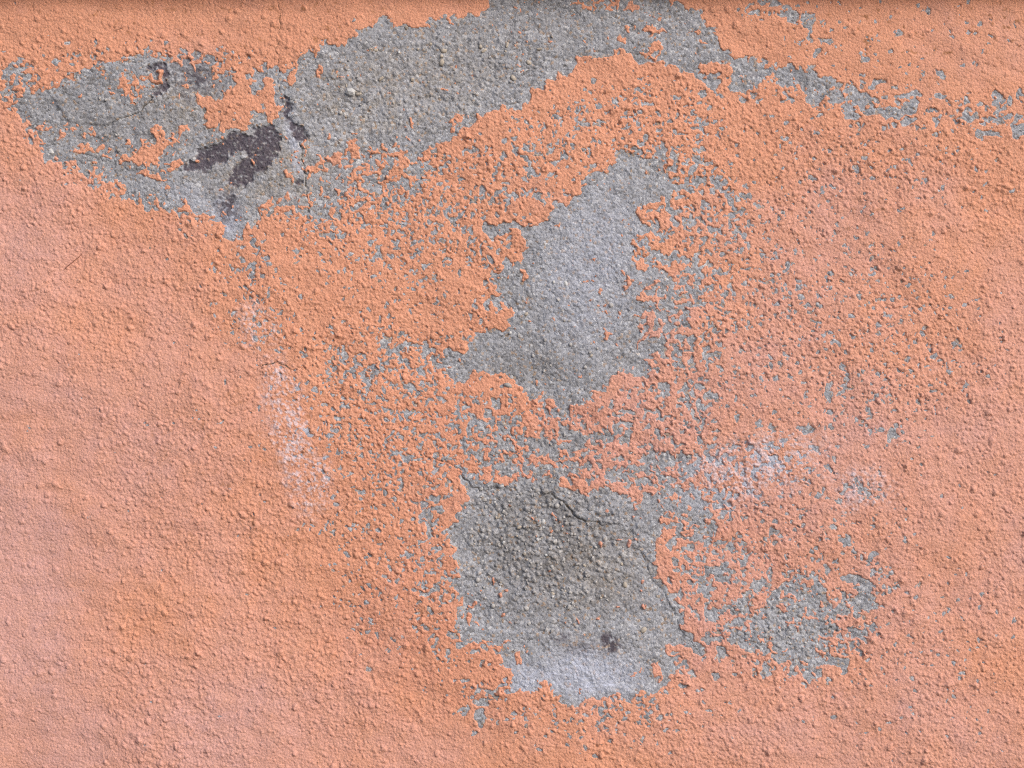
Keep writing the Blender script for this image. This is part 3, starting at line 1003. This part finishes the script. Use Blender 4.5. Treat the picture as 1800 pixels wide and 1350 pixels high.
for l in np.argsort(bcnt)[::-1]:
    if l == 0 or bcnt[l] == 0 or bcnt[l] > 6000:
        continue
    a, b = np.searchsorted(sorted_lab, [l, l + 1])
    if b <= a:
        continue
    if made_b < 280 and bcnt[l] >= 30:
        extract("bare_spot", cells_by[a:b], Hc, M_CEM, wall, CA)
        made_b += 1
    else:
        rest.append(cells_by[a:b])
if rest:
    st = extract("bare_pinholes", np.concatenate(rest), Hc, M_CEM, wall, CA)
    st["kind"] = "stuff"


def surf(px, py):
    i = int(np.clip(np.searchsorted(gx, px), 1, NX - 1))
    j = int(np.clip(np.searchsorted(gy, py), 1, NY - 1))
    return i, j


# ---------------------------------------------------------------- dirt lying in the cracks
for key, wd in (('a', 0.4), ('b', 0.62), ('c', 0.2), ('d', 0.6), ('e', 0.25), ('f', 0.5), ('g', 0.8), ('h', 0.5)):
    pts = CRACKS[key]
    vs, fs = [], []
    P = []
    for (ax, ay), (bx, by) in zip(pts[:-1], pts[1:]):
        nn = max(2, int(math.hypot(bx - ax, by - ay) / 2.2))
        for q in range(nn):
            P.append((ax + (bx - ax) * q / nn, ay + (by - ay) * q / nn))
    P.append(pts[-1])
    Q = []
    for (px, py) in P:                       # follow the groove: lowest sample close by
        i, j = surf(px, py)
        win = crk[j - 4:j + 5, i - 4:i + 5] + 0.0
        a = np.unravel_index(np.argmax(win), win.shape)
        Q.append((gx[i - 4 + a[1]], gy[j - 4 + a[0]], j - 4 + a[0], i - 4 + a[1]))
    Q2 = []
    for t in range(len(Q)):
        lo, hi = max(0, t - 2), min(len(Q), t + 3)
        Q2.append((sum(v[0] for v in Q[lo:hi]) / (hi - lo), sum(v[1] for v in Q[lo:hi]) / (hi - lo)))
    for t, (px, py) in enumerate(Q2):
        a = Q2[max(0, t - 1)]
        b = Q2[min(len(Q2) - 1, t + 1)]
        tx, ty = b[0] - a[0], b[1] - a[1]
        L = math.hypot(tx, ty) + 1e-6
        i, j = surf(px, py)
        painted = D[j, i] > 0.5
        H = Hp if painted else Hc
        h = float(np.median(H[j - 1:j + 2, i - 1:i + 2])) + 0.15
        w = wd * max(0.12, 0.62 + 0.55 * math.sin(t * 0.37 + wd * 5) + 0.45 * math.sin(t * 0.91 + wd * 9)) * (0.35 if (t < 3 or t > len(Q2) - 4) else 1.0)
        for sgn, up in ((-1, 0.15), (0, -0.35), (1, 0.15)):
            vs.append((wx(px - ty / L * w * sgn), -(h + up) * PX, wz(py + tx / L * w * sgn)))
    for t in range(len(Q2) - 1):
        for q in range(2):
            fs.append((t * 3 + q, t * 3 + q + 1, t * 3 + q + 4, t * 3 + q + 3))
    mesh_obj("crack", np.array(vs), np.array(fs), M_DARK, wall, True)

# ---------------------------------------------------------------- single stones of grit standing out of the bare render
rnd = random.Random(5)
stone_meshes = []
PHI = (1 + 5 ** 0.5) / 2
ICO_V = np.array([(-1, PHI, 0), (1, PHI, 0), (-1, -PHI, 0), (1, -PHI, 0), (0, -1, PHI), (0, 1, PHI), (0, -1, -PHI), (0, 1, -PHI),
                  (PHI, 0, -1), (PHI, 0, 1), (-PHI, 0, -1), (-PHI, 0, 1)]) / math.sqrt(1 + PHI * PHI)
ICO_F = np.array([(0, 11, 5), (0, 5, 1), (0, 1, 7), (0, 7, 10), (0, 10, 11), (1, 5, 9), (5, 11, 4), (11, 10, 2), (10, 7, 6), (7, 1, 8),
                  (3, 9, 4), (3, 4, 2), (3, 2, 6), (3, 6, 8), (3, 8, 9), (4, 9, 5), (2, 4, 11), (6, 2, 10), (8, 6, 7), (9, 8, 1)])
for mi, mt in enumerate(PEB):
    row = []
    for q in range(5):
        v = ICO_V * np.array([[1 + 0.35 * rnd.uniform(-1, 1), 0.8, 1 + 0.35 * rnd.uniform(-1, 1)]])
        v = v * np.array([[1 + 0.22 * rnd.uniform(-1, 1)] for _ in range(12)])
        ob = mesh_obj("stone", v, ICO_F, mt, None, q % 2 == 0)
        row.append(ob.data)
        bpy.data.objects.remove(ob)
    stone_meshes.append(row)


def stone(px, py, r, kind):
    i, j = surf(px, py)
    h = float(Hc[j, i])
    o = bpy.data.objects.new("stone", stone_meshes[kind][rnd.randrange(5)])
    COL.objects.link(o)
    o.parent = zone_part.get(int(zone[j - 1, i - 1]), wall)
    o.location = (wx(px), -(h + 0.1 * r) * PX, wz(py))
    o.scale = (r * PX, r * PX * 0.8, r * PX)
    o.rotation_euler = (0, rnd.uniform(0, 6.28), 0)
    return o


for (px, py, r, kd) in ((617, 163, 7.5, 2), (631, 167, 4.5, 1), (90, 266, 4.5, 2), (897, 585, 4, 2), (994, 499, 4, 2), (973, 496, 3, 2), (958, 863, 7, 0), (943, 862, 5, 0),
                        (925, 552, 3.5, 1), (702, 94, 3.5, 2), (776, 100, 5, 1), (780, 90, 5, 1), (777, 110, 5.5, 1), (845, 83, 5.5, 1), (850, 90, 5, 1), (902, 138, 5, 1),
                        (735, 87, 4, 1), (757, 78, 4, 1), (661, 90, 4, 1), (715, 50, 5, 1), (929, 110, 4.5, 1), (945, 948, 4.5, 2), (968, 940, 4, 0),
                        (892, 677, 8, 0), (1002, 1041, 5, 0), (1131, 1107, 5.5, 1), (948, 87, 4, 1), (891, 80, 4.5, 1), (670, 140, 4.5, 1), (725, 140, 4.5, 1)):
    stone(px, py, r, kd)
placed = 0
zones = ((960, 950, 190, 140, 0.75), (760, 130, 250, 110, 0.4), (950, 790, 260, 80, 0.6), (1390, 1100, 170, 100, 0.5), (1000, 1060, 170, 60, 0.5), (640, 290, 140, 70, 0.5),
         (990, 600, 120, 80, 0.3), (200, 250, 160, 70, 0.4))
guard = 0
while placed < 255 and guard < 9000:
    guard += 1
    zx, zy, ra, rb, pr = zones[rnd.randrange(len(zones))] if rnd.random() > 0.35 else zones[0]
    px, py = rnd.gauss(zx, ra * 0.5), rnd.gauss(zy, rb * 0.5)
    if not (5 < px < 1795 and 5 < py < 1345) or rnd.random() > pr:
        continue
    i, j = surf(px, py)
    if D[j, i] > -3.5 or dp[j, i] < 3:
        continue
    u = rnd.random()
    top = zy < 200
    kd = (1 if u < 0.6 else 0) if top else (2 if u > 0.95 else (1 if u < 0.10 else 0))
    stone(px, py, rnd.uniform(2.2, 3.7) * (1.25 if rnd.random() < 0.15 else 1.0), kd)
    placed += 1

# ---------------------------------------------------------------- the hair caught on the paint
hp = [(113, 474), (119, 468), (126, 462), (133, 456), (140, 450), (144, 445)]
vs, fs = [], []
for t, (px, py) in enumerate(hp):
    i, j = surf(px, py)
    h = float(Hp[j - 2:j + 3, i - 2:i + 3].max()) + 0.7
    r = 0.55 if 0 < t < len(hp) - 1 else 0.35
    for q in range(5):
        a = 2 * math.pi * q / 5
        vs.append((wx(px + 0.7 * r * math.cos(a)), -(h + r * math.sin(a)) * PX, wz(py + 0.7 * r * math.cos(a))))
for t in range(len(hp) - 1):
    for q in range(5):
        fs.append((t * 5 + q, t * 5 + (q + 1) % 5, (t + 1) * 5 + (q + 1) % 5, (t + 1) * 5 + q))
hair = mesh_obj("hair", np.array(vs), np.array(fs), M_HAIR, None, True)
hair["label"] = "short dark curved hair caught on the pinkish paint at left"
hair["category"] = "hair"

print("grid", NX, NY, "flakes", made, "spots", made_b, "stones", placed, "tris", sum(len(o.data.polygons) * 2 for o in bpy.data.objects if o.type == 'MESH'))
